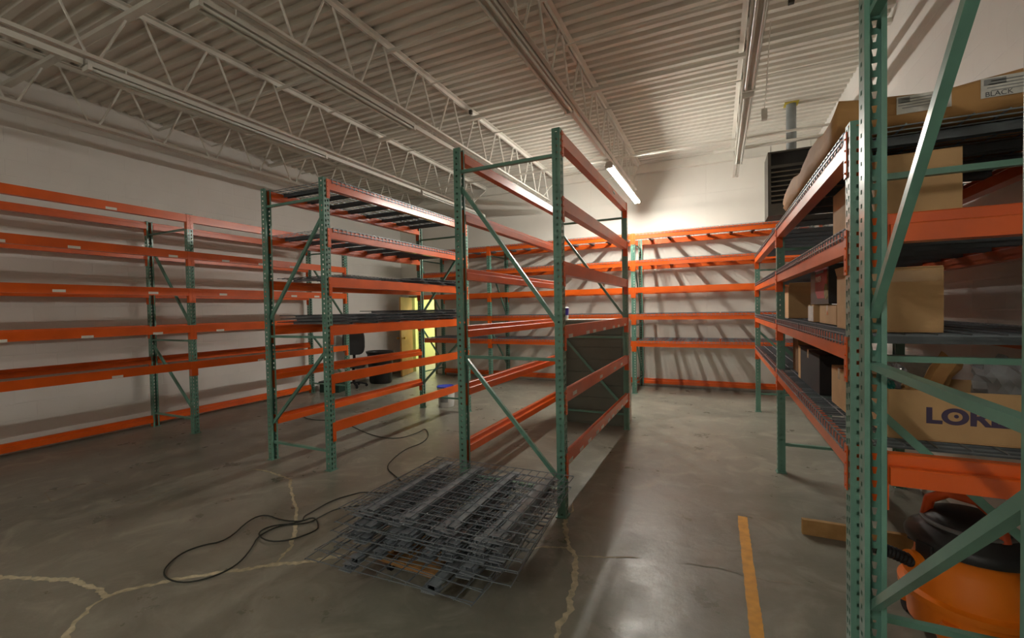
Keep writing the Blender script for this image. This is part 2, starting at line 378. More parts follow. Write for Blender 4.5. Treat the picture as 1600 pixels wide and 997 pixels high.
lamp(.30, 5.25, 7.68, 'unlit strip light above the right aisle, far one')
for x, a, b in ((-1.49, 4.8, 6.40), (-3.32, 4.35, 7.08), (-5.02, 4.57, 6.73), (-5.02, -2, 1.93)):
    t = thing('wiring_channel', 'white wiring channel joining strip lights under joist at %s' % {(-1.49, 4.8): 'the lit lamp', (-3.32, 4.35): 'the decked rack', (-5.02, 4.57): 'the left aisle, far stretch', (-5.02, -2): 'the left aisle, near stretch'}[(x, a)], 'channel', (x, a, 3.865))
    q = MB(); q.box((-.022, 0, 0), (.022, b-a, .05)); build(q, 'channel_body', M['fixture'], t)
    q = MB()
    n = int((b-a)/.8)
    for i in range(n): q.tube((0, .4+i*.8, .05), (0, .4+i*.8, .125), .005, 6)
    build(q, 'hanger', M['white_metal'], t)
for y, z, hw, lb in ((2.3, 4.49, .035, 'wide white bridging bar crossing under the roof nearest the viewpoint'), (3.9, 4.54, .022, 'thin white bridging bar across the joists, second from the viewpoint'),
                 (4.7, 4.55, .012, 'thinnest white bridging rod across the joists, over the rack fronts'), (5.77, 4.50, .032, 'wide white bridging bar crossing mid-roof'), (7.2, 4.06, .019, 'white bridging pipe resting on the bottom chords near the back'),
                 (6.5, 4.57, .012, 'thin white rod crossing just behind the wide mid-roof bar')):
    q = MB()
    if hw > .03: q.box((R['x0'], y-hw, z), (R['x1'], y+hw, z+.045))
    else: q.tube((R['x0'], y, z), (R['x1'], y, z), hw, 8)
    build(q, 'bridging_bar', M['white_metal'], smooth=hw < .03, label=lb, cat='bar')
B1('junction_box', (.64, 5.07, 4.58), (.69, 5.12, 4.63), M['heater'], label='small dark junction box on the ceiling right of the right joist', cat='box')
B1('sensor_box', (-3.27, 5.6, 4.52), (-3.23, 5.64, 4.575), M['heater'], label='tiny dark socket under a joist above the rack', cat='socket')
q = MB(); q.path([(.52, 5.4, 4.63), (.5, 5.6, 4.1), (.5, 5.9, 3.9)], .006, 6); q.box((.47, 5.88, 3.8), (.53, 5.94, 3.92))
build(q, 'cord_switch', M['white_metal'], label='white hanging cord with a pendant plug beside the right joist', cat='cord')

# ------------------------------------------------------------------ pallet racks
PW, PD = .076, .066
def post_mesh(H):
    q = MB(); P = .0508; n = int(H/P); w = PW/2
    def cell(P0, U, V, holes, nrm=None):   # rectangle cell origin P0, axes U (across) V (up), holes as list of 4 (u,v)
        pass
    def strip_holes(o, U, width, cols, hw_t, hw_b, hh):
        o = Vector(o); U = Vector(U)
        edges = [0]+[(cols[i]+cols[i+1])/2 for i in range(len(cols)-1)]+[width]
        for r in range(n):
            z0 = r*P; z1 = z0+P
            for ci, cc in enumerate(cols):
                a, b = edges[ci], edges[ci+1]; zc = z0+P/2+(.004 if ci else -.004)*(len(cols) > 1)
                out = [(a, z0), (b, z0), (b, z1), (a, z1)]
                inn = [(cc-hw_b, zc-hh), (cc+hw_b, zc-hh), (cc+hw_t, zc+hh), (cc-hw_t, zc+hh)]
                vs = [o+U*u+Vector((0, 0, z)) for u, z in out+inn]
                q.add(vs, [(0,1,5,4),(1,2,6,5),(2,3,7,6),(3,0,4,7)])
        q.add([o+Vector((0,0,n*P)), o+U*width+Vector((0,0,n*P)), o+U*width+Vector((0,0,H)), o+Vector((0,0,H))], [(0,1,2,3)])
    strip_holes((-w, 0, 0), (1, 0, 0), PW, [PW*.29, PW*.71], .010, .005, .013)
    strip_holes((-w, 0, 0), (0, 1, 0), PD, [PD*.45], .008, .008, .008)
    strip_holes((w, 0, 0), (0, 1, 0), PD, [PD*.45], .008, .008, .008)
    for s in (-1, 1): q.add([(s*w, PD, 0), (s*(w-.019), PD, 0), (s*(w-.019), PD, H), (s*w, PD, H)], [(0,1,2,3)])
    q.box((-w-.014, -.012, 0.0), (w+.014, PD+.012, .006))
    me = bpy.data.meshes.new('post'); me.from_pydata([tuple(v) for v in q.v], [], q.f)
    bm = bmesh.new(); bm.from_mesh(me); bmesh.ops.remove_doubles(bm, verts=bm.verts, dist=.0004); bmesh.ops.recalc_face_normals(bm, faces=bm.faces); bm.to_mesh(me); bm.free()
    me.materials.append(M['green']); return me
PM = {3.06: post_mesh(3.06), 2.44: post_mesh(2.44), 4.2: post_mesh(3.6)}
CONN_L = MB(); CONN_L.box((.0, -.006, -.2), (.036, -.0015, 0)); CONN_L.box((.036, -.006, -.2), (.041, .05, 0))
for zz in (-.03, -.08, -.13, -.18): CONN_L.tube((.014, -.010, zz), (.014, -.006, zz), .005, 8)
CONN_L = CONN_L.mesh('beam_connector', M['orange'])
_beam = {}
def beam_mesh(L):
    k = round(L, 3)
    if k not in _beam:
        q = MB(); q.prism([(0, 0), (.036, 0), (.040, -.004), (.040, -.040), (.066, -.040), (.070, -.044), (.070, -.104), (0, -.104)], 0, L, 'x')
        _beam[k] = q.mesh('beam', M['orange'])
    return _beam[k]
_stk = MB(); _stk.box((-.055, -.0012, -.015), (.055, 0, .015)); STICK = _stk.mesh('label_sticker', M['sticker'])
def rack(name, label, loc, rotz, frames, D, H, beams, flip=1, hz=(.2, 1.3, 2.86), diag=((2.7, 1.52), (1.22, .32)), stickers=None, psc=1):
    """frames: x positions; beams: list of (bay index, side 'f'/'b', [z tops])."""
    t = thing(name, label, 'rack', loc, rotz); pm = PM[H]
    for x in frames:
        o = link('post', pm, t, (x, 0, 0)); o.scale = (psc, 1, 1); o = link('post', pm, t, (x, D, 0), PI); o.scale = (psc, 1, 1)
        for z in hz:
            q = MB(); q.prism([(-.016, z-.0125), (.016, z-.0125), (.016, z+.0125), (-.016, z+.0125)], .045, D-.045, 'y')
            q2 = MB(); q2.v = [(v[0]+x, v[1], v[2]) for v in q.v]; q2.f = q.f; q2.mi = q.mi
            build(q2, 'horizontal_brace', M['green'], t)
        for za, zb in diag:
            ya, yb = (.055, D-.055) if flip > 0 else (D-.055, .055)
            q = MB(); q.bar((x, ya, za), (x, yb, zb), .032, .026, upv=(1, 0, 0)); build(q, 'diagonal_brace', M['green'], t)
    rnd = random.Random(len(label))
    for bay, side, zs in beams:
        xa, xb = frames[bay]+PW/2+.003, frames[bay+1]-PW/2-.003
        for z in zs:
            b = link('beam', beam_mesh(xb-xa), t, (xa, 0, z) if side == 'f' else (xb, D, z), 0 if side == 'f' else PI)
            c = link('beam_connector', CONN_L, b, (-.040, 0, 0))
            c = link('beam_connector', CONN_L, b, (xb-xa+.040, 0, 0)); c.scale = (-1, 1, 1)
            if stickers:
                for sz, n in stickers(bay, side, z):
                    for i in range(n):
                        link('label_sticker', STICK, b, ((xb-xa)*(i+rnd.uniform(.25, .75))/n, -.0004, -.104+sz))
    return t
DECKM = {}
def deck_mesh(W, D, mt='wire', step=.062, nb=4, fall=.045):
    if nb == 2: step = .098
    k = (W, D, mt, nb)
    if k in DECKM: return DECKM[k]
    q = MB(); r = .0052 if fall else .0042; n = int(W/step)
    for i in range(n+1):
        x = -W/2+W*i/n; q.bar((x, -.005, 0), (x, D+.005, 0), r, r)
        if fall:
            q.bar((x, -.005, r/2), (x, -.005, -fall), r, r); q.bar((x, D+.005, r/2), (x, D+.005, -fall), r, r)
    ny = int(D/.105)
    for j in range(ny+1):
        y = D*j/ny; q.bar((-W/2, y, r), (W/2, y, r), r*1.1, r)
    if fall:
        q.bar((-W/2, -.011, -fall*.7), (W/2, -.011, -fall*.7), r, r); q.bar((-W/2, D+.011, -fall*.7), (W/2, D+.011, -fall*.7), r, r)
    wm = q.mesh('wire_mesh', M[mt])
    q = MB(); a, b = (.047, D-.047); zb = -.0445 if fall else -.026
    q.box((-.026, a, -.006), (.026, b, -.0035)); q.box((-.026, a, zb), (-.0235, b, -.0035)); q.box((.0235, a, zb), (.026, b, -.0035))
    q.box((-.040, a, -.0075), (.040, a+.055, -.0045)); q.box((-.040, b-.055, -.0075), (.040, b, -.0045))
    if not fall: q.box((-.026, a, zb-.002), (.026, b, zb)); q.box((-.045, a-.03, zb-.003), (.045, a+.045, zb)); q.box((-.045, b-.045, zb-.003), (.045, b+.03, zb))
    cm = q.mesh('support_channel', M['channel'] if fall else M['channel_pale'])
    DECKM[k] = (wm, cm); return DECKM[k]
def deck(loc, rotz, W, D, label, group, mt='wire', nb=4, fall=.045, flipz=False, tilt=(0, 0)):
    wm, cm = deck_mesh(W, D, mt, nb=nb, fall=fall)
    t = thing('wire_deck', label, 'wire deck', loc, rotz, group)
    t.rotation_euler = (tilt[0]+(PI if flipz else 0), tilt[1], rotz)
    link('wire_mesh', wm, t)
    for i in range(nb): link('support_channel', cm, t, (-W/2+W*(i+.5)/nb, 0, 0))
    return t
LV = [3.05, 2.54, 2.03, 1.52, 1.01, .50]
# rack A, along the left wall (front faces +X)
def stA(bay, side, z):
    if side != 'f': return []
    return {3.05: [(.02, 1)], 2.54: [(.02, 4)], 2.03: [(.03, 3)], 1.52: [(.012, 4)], 1.01: [(.018, 2)]}.get(z, [])
rack('pallet_rack', 'long orange and green pallet rack against the left wall, without decks', (-6.63, 0, 0), PI/2, [.75, 3.64, 6.45], 1.07, 3.06,
     [(b, 'f', [3.05, 2.54, 2.03, 1.52, 1.01]) for b in (0, 1)]+[(b, 'b', [3.05, 2.60, 2.03, 1.52, 1.05, .17]) for b in (0, 1)], flip=-1, stickers=stA)
# rack B, decked rack left of centre
rack('pallet_rack', 'pallet rack left of centre with wire decks on its four upper levels', (-3.67, 3.33, 0), PI/2, [0, 2.8], .97, 3.06,
     [(0, 'f', LV), (0, 'b', LV)], flip=1, hz=(.2, 1.40, 2.86), diag=((2.68, 1.6), (1.26, .42)))
# rack C, centre rack without decks
def stC(bay, side, z):
    if side != 'f': return []
    return {1.52: [(.015, 7)], 1.01: [(.04, 4)], .50: [(.02, 10)], 3.05: [(.06, 1)]}.get(z, [])
rack('pallet_rack', 'empty centre pallet rack without decks, tallest in the picture', (-1.10, 3.30, 0), PI/2, [0, 2.72], .97, 3.06,
     [(0, 'f', LV), (0, 'b', LV)], flip=-1, hz=(.2, 1.25, 2.86), diag=((2.72, 1.54), (1.24, .28)), stickers=stC)
# rack D, along the back wall
rack('pallet_rack', 'orange and green pallet rack along the whole back wall', (0, 8.55, 0), 0, [-6.42, -4.58, -1.46, 1.53], .95, 3.06,
     [(b, s, [3.05+.06*(s == 'f')*0, 2.54, 2.03, 1.52, 1.01]+([.17] if s == 'b' else [])) for b in (0, 1, 2) for s in ('f', 'b')], flip=1)
# rack E, along the right wall
rack('pallet_rack', 'lower pallet rack along the right wall, loaded with boxes', (.52, 0, 0), -PI/2, [-7.76, -5.01, -2.39], .97, 2.44,
     [(b, s, [2.41, 1.98, 1.505, 1.02]) for b in (0, 1) for s in ('f', 'b')], flip=1, hz=(.28, 1.415, 2.19), diag=((1.24, .34),))
# rack F, beside the viewpoint on the right
t = rack('pallet_rack', 'green upright frame beside the viewpoint with bright orange beams going right', (.505, .99, 0), 0, [0, 1.04], 1.03, 4.2,
     [(0, 'b', [1.97, 1.115])], flip=1, hz=(.12, 1.43, 2.68, 3.5), diag=(), psc=.84)
q = MB(); q.bar((0, .985, 1.61), (0, .05, 2.61), .027, .026, upv=(1,0,0)); build(q, 'diagonal_brace', M['green'], t)
q = MB(); q.bar((0, .985, .55), (0, .05, 1.345), .027, .026, upv=(1,0,0)); build(q, 'diagonal_brace', M['green'], t)
q = MB(); q.bar((0, .985, 2.72), (0, .05, 3.45), .027, .026, upv=(1,0,0)); build(q, 'diagonal_brace', M['green'], t)
# decks in place
for z, nm in ((3.05, 'top'), (2.54, 'second')):
    for i, yy in enumerate((.735, 2.065)):
        deck((-3.67, 3.33+yy, z+.006), PI/2, 1.315, .97, 'wire deck on the %s level of the rack left of centre, %s half' % (nm, ('near', 'far')[i]), 'wire decks on the rack left of centre')
def pile(x, y, z, n, label, W=1.2, D=1.0, mt='wire_dark', rotz=PI/2, seed=0, dz=.038, grp=None):
    rnd = random.Random(seed)
    for i in range(n):
        top = i == n-1
        deck((x+rnd.uniform(-.03, .05), y+rnd.uniform(-.07, .07), z+.034+i*dz), rotz+rnd.uniform(-.03, .03), W, D, ('topmost wire deck of ' if top else 'wire deck lying within ')+label, grp or ('wire decks in '+label), mt=mt, nb=3, fall=0)
pile(-3.66, 4.06, 2.03, 1, 'the thin pile on the third level, near half', seed=1)
pile(-3.66, 5.36, 2.03, 2, 'the thin pile on the third level, far half', seed=2)
pile(-3.64, 4.05, 1.52, 3, 'the dark pile on the fourth level, near half', seed=3)
pile(-3.64, 5.36, 1.52, 4, 'the dark pile on the fourth level, far half', seed=4)
for z, nm in ((3.05, 'top'), (2.54, 'second'), (1.52, 'fourth'), (1.01, 'fifth')):
    for xc, W, pl in ((-5.5, 1.7, 'left short bay'), (-3.77, 1.48, 'middle bay, left half'), (-2.26, 1.48, 'middle bay, right half'), (-.69, 1.42, 'right bay, left half'), (.76, 1.42, 'right bay, right half')):
        deck((xc, 8.55, z+.006), 0, W, .95, 'wire deck on the %s level of the back wall rack, %s' % (nm, pl), 'wire decks on the back wall rack')
for z, nm in ((2.41, 'top'), (1.98, 'second'), (1.505, 'third'), (1.02, 'bottom')):
    for yc, pl in ((7.05, 'farthest quarter'), (5.72, 'third quarter from the viewpoint'), (4.332, 'second quarter from the viewpoint'), (3.065, 'nearest quarter')):
        deck((.52, yc, z+.006), -PI/2, 1.245, .97, 'wire deck on the %s level of the right wall rack, %s' % (nm, pl), 'wire decks on the right wall rack')

# ------------------------------------------------------------------ stack of wire decks on a dolly
t = thing('moving_dolly', 'small plywood dolly on casters under the stack of wire decks', 'dolly', (-1.70, 2.36, 0), math.radians(-3))
bevel(B1('dolly_board', (-.27, -.27, .085), (.22, .30, .12), M['wood'], t), .004)
for x in (-.2, .16):
    for y in (-.2, .23):
        c = MB(); c.box((x-.03, y-.04, .080), (x+.03, y+.04, .085)); c.box((x-.018, y-.012, .035), (x-.014, y+.02, .08)); c.box((x+.014, y-.012, .035), (x+.018, y+.02, .08))
        c = build(c, 'caster', M['cab_light'], t)
        q = MB(); q.tube((x-.012, y, .03), (x+.012, y, .03), .03, 16); build(q, 'wheel', M['rubber'], c, smooth=True)
z = .160; NS = 9
offs = [(-1.74, 2.36, 3), (-1.66, 2.35, -3), (-1.58, 2.44, 4), (-1.64, 2.46, -2), (-1.55, 2.44, 5), (-1.60, 2.46, 0), (-1.50, 2.43, 3), (-1.58, 2.47, -2), (-1.50, 2.46, 1)]
for i, (x, y, a) in enumerate(offs):
    lb = 'topmost wire deck of the stack on the dolly, channels showing' if i == NS-1 else ('lowest wire deck of the stack, resting on the dolly' if i == 0 else 'grey wire deck in the middle of the stack on the dolly')
    r_ = math.radians(a)
    deck((x+.49*math.sin(r_), y-.49*math.cos(r_), z+i*.038), r_, 1.15, .98, lb, 'wire decks stacked on the dolly', mt='wire', nb=4 if i > 2 else 2, fall=0)

# ------------------------------------------------------------------ extension cords
def smooth_path(P, z, it=2):
    P = [Vector((x, y, z)) for x, y in P]
    for _ in range(it):
        Q = [P[0]]
        for i in range(len(P)-1): Q += [P[i].lerp(P[i+1], .25), P[i].lerp(P[i+1], .75)]
        P = Q+[P[-1]]
    return P
c1 = [(-2.6,3.1),(-2.947,3.0),(-2.997,2.95),(-3.088,2.782),(-3.054,2.531),(-3.041,2.44),(-2.976,2.386),(-3.166,2.34),(-3.381,2.356),(-3.407,2.238),(-3.244,1.959),(-3.374,1.837),(-3.382,1.717),(-3.267,1.564),(-3.137,1.51),(-2.974,1.54),(-2.879,1.673),(-2.873,1.813),(-2.985,1.977),(-3.099,2.089),(-3.118,2.248),(-2.995,2.378),(-2.954,2.477),(-2.819,2.397),(-2.766,2.334),(-2.83,2.137),(-2.965,2.06),(-3.163,2.123),(-3.156,2.276),(-2.92,2.376),(-2.915,2.493),(-2.906,2.683),(-2.6,2.9)]
P = smooth_path(c1, .007)
for i, p in enumerate(P): p.z = .0065+.004*(1+math.sin(i*.37))
q = MB(); q.path(P, .0052, 6)
build(q, 'extension_cord', M['cord'], smooth=True, label='dark extension cord looping on the floor left of the deck stack', cat='cord')
c2 = [(-6.2,5.2),(-6.073,4.868),(-5.653,4.768),(-5.368,4.878),(-4.926,4.768),(-4.205,4.454),(-3.755,4.437),(-3.694,4.819),(-3.751,5.039),(-3.471,4.744),(-3.353,4.432),(-3.409,4.192),(-3.321,3.858),(-3.2,3.583),(-2.907,3.417),(-2.72,3.3),(-2.5,3.2)]
P = smooth_path(c2, .007)
q = MB(); q.path(P, .0052, 6)
build(q, 'extension_cord', M['cord'], smooth=True, label='dark cord running over the floor beneath the rack left of centre', cat='cord')

# ------------------------------------------------------------------ cabinet behind the centre rack, cup
t = thing('metal_cabinet', 'grey-green metal cabinet behind the centre rack, drawers stacked to its top', 'cabinet', (-2.12, 6.12, 0))
CW, CD, CH = .93, .46, 1.47
bevel(B1('body', (0, 0, 0), (CW, CD, CH), M['cabinet'], t), .003)
B1('cabinet_top', (-.01, -.015, CH), (CW+.01, CD+.01, CH+.022), M['cab_light'], t)
for i in range(8):
    z0 = .035+i*.178
    bevel(B1('drawer', (.02, -.014, z0), (CW-.02, 0, z0+.170), M['cabinet'], t), .003)
B1('side_panel', (CW, 0, 0), (CW+.018, CD, CH), M['cab_light'], t, label='pale side panel')
t = thing('drinking_cup', 'purple and clear cup standing on the grey-green cabinet', 'cup', (-2.04, 6.22, CH+.023))
q = MB(); q.lathe([(.032, 0), (.036, .06), (.0365, .062)], n=20); build(q, 'cup_base', M['bucket'], t, smooth=True)
q = MB(); q.lathe([(.0372, .062), (.044, .165), (.041, .165)], n=20); build(q, 'cup_body', M['cup_purple'], t, smooth=True)
q = MB(); q.lathe([(.045, .165), (.046, .172), (.03, .185)], n=20); q.tube((.005, 0, .18), (.02, 0, .25), .004, 6); build(q, 'cup_lid', M['bucket'], t, smooth=True)

# bucket
t = thing('plastic_bucket', 'white plastic bucket with a blue lid under the far end of the decked rack', 'bucket', (-4.28, 6.36, 0))
q = MB(); q.lathe([(.125, 0), (.132, .01), (.148, .30), (.156, .30), (.156, .335), (.150, .335)], n=32); build(q, 'bucket_body', M['bucket'], t, smooth=True)
q = MB(); q.lathe([(.160, .336), (.160, .352), (.140, .352), (.138, .345), (.01, .345)], n=32); build(q, 'lid', M['blue'], t, smooth=True)
q = MB()
for k in range(6): 
    a0 = -1.75+k*.16; q.add([(.1425*math.cos(a0), .1425*math.sin(a0), .09), (.1425*math.cos(a0+.16), .1425*math.sin(a0+.16), .09), (.1475*math.cos(a0+.16), .1475*math.sin(a0+.16), .22), (.1475*math.cos(a0), .1475*math.sin(a0), .22)], [(0,1,2,3)])
build(q, 'paper_label', M['ink'], t)

# black bin, chair by the left wall
t = thing('waste_bin', 'tall black waste bin with a flared rim in front of the door', 'bin', (-7.17, 7.95, 0))
q = MB(); q.lathe([(.25, 0), (.27, .03), (.31, .66), (.335, .70), (.345, .74), (.33, .74), (.30, .70), (.28, .2), (.01, .15)], n=32, sy=.85); build(q, 'bin_body', M['black'], t, smooth=True)
t = thing('office_chair', 'black chair with a rounded back beside the waste bin', 'chair', (-7.33, 7.27, 0), math.radians(40))
q = MB(); q.prism([(.24*(abs(math.cos(a))**.5)*(1 if math.cos(a) > 0 else -1), .98+.29*(abs(math.sin(a))**.6)*(1 if math.sin(a) > 0 else -1)) for a in [2*PI*i/28 for i in range(28)]], .18, .25, 'y')
bevel(build(q, 'backrest', M['black'], t, smooth=True), .02, 3)
q = MB(); q.prism([(.25*(abs(math.cos(a))**.5)*(1 if math.cos(a) > 0 else -1), .24*(abs(math.sin(a))**.5)*(1 if math.sin(a) > 0 else -1)) for a in [2*PI*i/28 for i in range(28)]], .44, .52, 'z')
bevel(build(q, 'seat', M['black'], t, smooth=True), .02, 3)
q = MB(); q.bar((0, .24, .42), (0, .26, .75), .06, .02); q.tube((0, 0, .1), (0, 0, .44), .03, 12)
build(q, 'stem', M['blackm'], t)
q = MB()
for k in range(5):
    a = 2*PI*k/5; q.bar((0, 0, .11), (.27*math.cos(a), .27*math.sin(a), .06), .045, .03); q.tube((.27*math.cos(a), .27*math.sin(a)-.02, .03), (.27*math.cos(a), .27*math.sin(a)+.02, .03), .03, 12)
build(q, 'base', M['blackm'], t)
t = thing('broom', 'thin dark-handled broom leaning on the left wall behind the rack end', 'broom', (-7.62, 6.95, 0))
q = MB(); q.tube((0, 0, .12), (-.15, .25, 1.45), .012, 8); build(q, 'handle', M['grey_plastic'], t)
q = MB(); q.box((-.14, -.03, .001), (.14, .03, .13)); build(q, 'brush', M['blackm'], t)
t = thing('storage_tote', 'low dark green box on the floor at the end of the left rack', 'box', (-7.35, 6.72, 0), .3)
bevel(B1('tote_body', (-.22, -.16, 0), (.22, .16, .2), mat('dark_green_plastic', '#1e3a30', .5), t), .012)
bevel(B1('tote_lid', (-.235, -.175, .2), (.235, .175, .23), M['black'], t), .008)

# ------------------------------------------------------------------ unit heater
t = thing('unit_heater', 'dark brown hanging unit heater with louvres and a flue, right of the back aisle', 'heater', (.67, 7.42, 2.95))
HW, HD, HH = .60, .5, .92
q = MB(); q.box((0, .06, 0), (HW, HD, HH)); q.box((0, 0, 0), (.04, .06, HH)); q.box((HW-.04, 0, 0), (HW, .06, HH)); q.box((.04, 0, HH-.02), (HW-.04, .06, HH)); q.box((.04, 0, 0), (HW-.04, .06, .17))
q.box((.04, 0, HH-.24), (HW-.04, .06, HH-.20)); build(q, 'casing', M['heater'], t)
q = MB(); q.box((.04, .045, .17), (HW-.04, .058, HH-.02)); build(q, 'opening_shade', M['heater_in'], t)  # dark sheet painting the shaded inside; the casing behind it is solid
for i in range(7):
    z0 = .215+i*.068; q = MB(); q.box((.04, .002, z0), (HW-.04, .04, z0+.010), rot=Matrix.Rotation(.5, 3, 'X')); build(q, 'louvre', M['louvre'], t)
B1('name_plate', (.28, -.003, .08), (.5, 0, .12), M['ink'], t)
q = MB(); q.tube((.33, .3, HH), (.33, .3, HH+.08), .11, 20, r2=.072); q.tube((.33, .3, HH+.07), (.33, .3, 1.68), .066, 20); build(q, 'flue', M['galv'], t, smooth=True)
q = MB(); q.box((.24, .21, 1.665), (.42, .39, 1.677)); build(q, 'flue_collar', mat('yellow_foam', '#b8a63c', .8), t)
q = MB()
for x in (.05, HW-.05): q.tube((x, .15, HH), (x, .15, 1.055), .008, 6)
build(q, 'hanger_rod', M['white_metal'], t)
q = MB(); q.tube((-.05, 7.57, 4.04), (R['x1'], 7.57, 4.04), .026, 10); build(q, 'support_pipe', M['white_metal'], smooth=True, label='white pipe strut that carries the brown heater', cat='pipe')

# ------------------------------------------------------------------ boxes on the right rack
def carton(name, label, loc, size, rotz=0, mt='card', open_flaps=None, fl=.9, inside='card_in', cat='box', group=None):
    """hollow carton, origin at the middle of its base; open_flaps: dict side->angle (0 = upright, 90 = out flat)"""
    t = thing(name, label, cat, loc, rotz, group); W, D, H = size; th = .006
    q = MB()
    q.box((-W/2, -D/2, 0), (W/2, D/2, th)); q.box((-W/2, -D/2, th), (W/2, -D/2+th, H)); q.box((-W/2, D/2-th, th), (W/2, D/2, H))
    q.box((-W/2, -D/2+th, th), (-W/2+th, D/2-th, H)); q.box((W/2-th, -D/2+th, th), (W/2, D/2-th, H))
    if open_flaps is None: q.box((-W/2, -D/2, H), (W/2, D/2, H+.004))
    bevel(build(q, 'carton_body', M[mt], t), .002)
    if open_flaps is None:
        B1('tape', (-W/2-.001, -.025, H-.06), (W/2+.001, .025, H+.0052), M['tape'], t)
    else:
        for sd, ang in open_flaps.items():
            a = math.radians(ang); L = min(W, D)/2*fl
            q = MB()
            if sd in ('-x', '+x'):
                s = -1 if sd == '-x' else 1
                q.bar((s*W/2, 0, H), (s*(W/2+math.sin(a)*L), 0, H+math.cos(a)*L), D*.97, .005, upv=(math.cos(a)*s, 0, -math.sin(a)))
            else:
                s = -1 if sd == '-y' else 1
                q.bar((0, s*D/2, H), (0, s*(D/2+math.sin(a)*L), H+math.cos(a)*L), W*.97, .005, upv=(0, math.cos(a)*s, -math.sin(a)))
            build(q, 'flap', M[mt], t)
    return t
DZ_ = .014
# box on second level (tall box top)
carton('cardboard_box', 'large cardboard box on the second level of the right rack, just behind the near post', (.80, 2.93, 1.98+DZ_), (.30, .80, .32))
B1('packing_sheet', (.70, 2.6, 1.98+DZ_+.326), (.93, 3.1, 1.98+DZ_+.332), M['label'], label='white sheet lying on top of the large box on the second level', cat='sheet')
# third level
carton('cardboard_box', 'tape-covered cardboard box on the third level, with a bent flap towards the aisle', (.755, 2.80, 1.505+DZ_), (.285, .50, .29), open_flaps={'-x': 12}, fl=.3, mt='card')
B1('carton_lid', (.62, 2.55, 1.505+DZ_+.291), (.895, 3.05, 1.505+DZ_+.296), M['card'], label='flat top sheet on the tape-covered box on the third level', cat='lid')
B1('packing_tape', (.62, 2.549, 1.505+DZ_+.23), (.89, 2.5495, 1.505+DZ_+.28), M['tape'], label='shiny clear tape across the near face of the third-level box', cat='tape')
t = carton('cardboard_box', 'red and black printed box on the third level of the right rack', (.80, 3.82, 1.505+DZ_+.135), (.28, .62, .26), mt='black')
q = MB(); q.box((-.1415, -.27, .09), (-.1403, .12, .255)); q.prism([( -.27, .09), (.12, .09), (.04, .04), (-.19, .04)], -.1415, -.1403, 'x'); build(q, 'red_panel', M['red_print'], t)
tm = text_mesh('RAMEN', .055, bold=.002); tm.materials.append(M['sticker'])
o = link('lettering', tm, t, (-.1425, .09, .16)); o.rotation_euler = (PI/2, 0, -PI/2)
B1('print_line', (-.1425, -.16, .218), (-.1416, .09, .236), M['ink'], t)
B1('picture_patch', (-.1415, -.30, .03), (-.1403, -.28, .2), M['olive'], t)
q = MB(); q.tube((-.1403, -.235+.0, .085), (-.1419, -.235, .085), .055, 20); build(q, 'food_picture', M['olive'], t)
t = carton('cardboard_box', 'white-ended low carton under the red and black box', (.80, 4.06, 1.505+DZ_), (.30, .22, .125), mt='card')
B1('label_panel', (-.1525, -.1, .005), (-.1503, .1, .12), M['label'], t)
carton('cardboard_box', 'small brown carton under the near end of the red and black box', (.82, 3.60, 1.505+DZ_), (.30, .5, .12), mt='card')
B1('foam_block', (.70, 3.5, 1.505+DZ_+.4015), (.86, 4.1, 1.505+DZ_+.419), M['bucket'], label='pale foam strip lying on the red and black printed box', cat='foam')
t = carton('cardboard_box', 'tall cardboard box with leaning flap at the middle frame of the right rack', (.80, 5.40, 1.505+DZ_), (.34, .62, .30), open_flaps={'-y': 20, '-x': -40}, fl=.3)
B1('white_bag', (.66, 5.02, 1.505+DZ_+.30), (.72, 5.07, 1.505+DZ_+.44), M['label'], t)
# bottom level
carton('cardboard_box', 'dark brown carton on the bottom level by the middle post', (.82, 4.82, 1.02+DZ_), (.34, .30, .36), mt='card_dk')
t = carton('cardboard_box', 'black appliance box with a tan end on the bottom level', (.80, 4.0, 1.02+DZ_), (.36, .86, .27), mt='blackm')
B1('tan_end', (-.182, .32, .0), (-.1805, .43, .27), M['card'], t)
carton('cardboard_box', 'upright tan carton on the bottom level near the front post', (.76, 3.19, 1.02+DZ_), (.22, .38, .23))
carton('cardboard_box', 'small white carton standing behind the upright tan one', (.99, 3.3, 1.02+DZ_), (.18, .2, .3), mt='label')
t = carton('cardboard_box', 'open cardboard box with LOREX printed in purple, at the near end of the right rack', (1.035, 2.76, 1.02+DZ_), (.66, .42, .225), open_flaps={'-y': 178, '+x': 170}, mt='card')
for o in list(t.children):
    if o.name.startswith('flap'): bpy.data.objects.remove(o)
wL = max(v.co.x for v in text_mesh('L', .094, bold=.004).vertices); to = text_mesh('LO', .094, bold=.004); xo = [v.co.x for v in to.vertices if v.co.x > wL+.002]
tm = text_mesh('LOREX', .094, bold=.004, sx=1.18); tm.materials.append(M['purple'])
xs = [v.co.x for v in tm.vertices]; o = link('lettering', tm, t, (-.200, -.2115, .084)); o.rotation_euler = (PI/2, 0, 0)
q = MB(); OX = -.200+1.18*(min(xo)+max(xo))/2; q.tube((OX, -.2112, .084+.034), (OX, -.2122, .084+.034), .008, 16); build(q, 'lens_dot', M['purple'], t)
def crumple(name, label, c, s, mt, seed, cat, sub=3, amp=.25):
    bm = bmesh.new(); bmesh.ops.create_icosphere(bm, subdivisions=sub, radius=1); rnd = random.Random(seed)
    for v in bm.verts:
        k = 1+rnd.uniform(-amp, amp); v.co = Vector((v.co.x*s[0]*k, v.co.y*s[1]*k, v.co.z*s[2]*k))+Vector(c)
    me = bpy.data.meshes.new(name); bm.to_mesh(me); bm.free(); me.materials.append(M[mt])
    return link(name, me, label=label, cat=cat)
zb = 1.02+DZ_
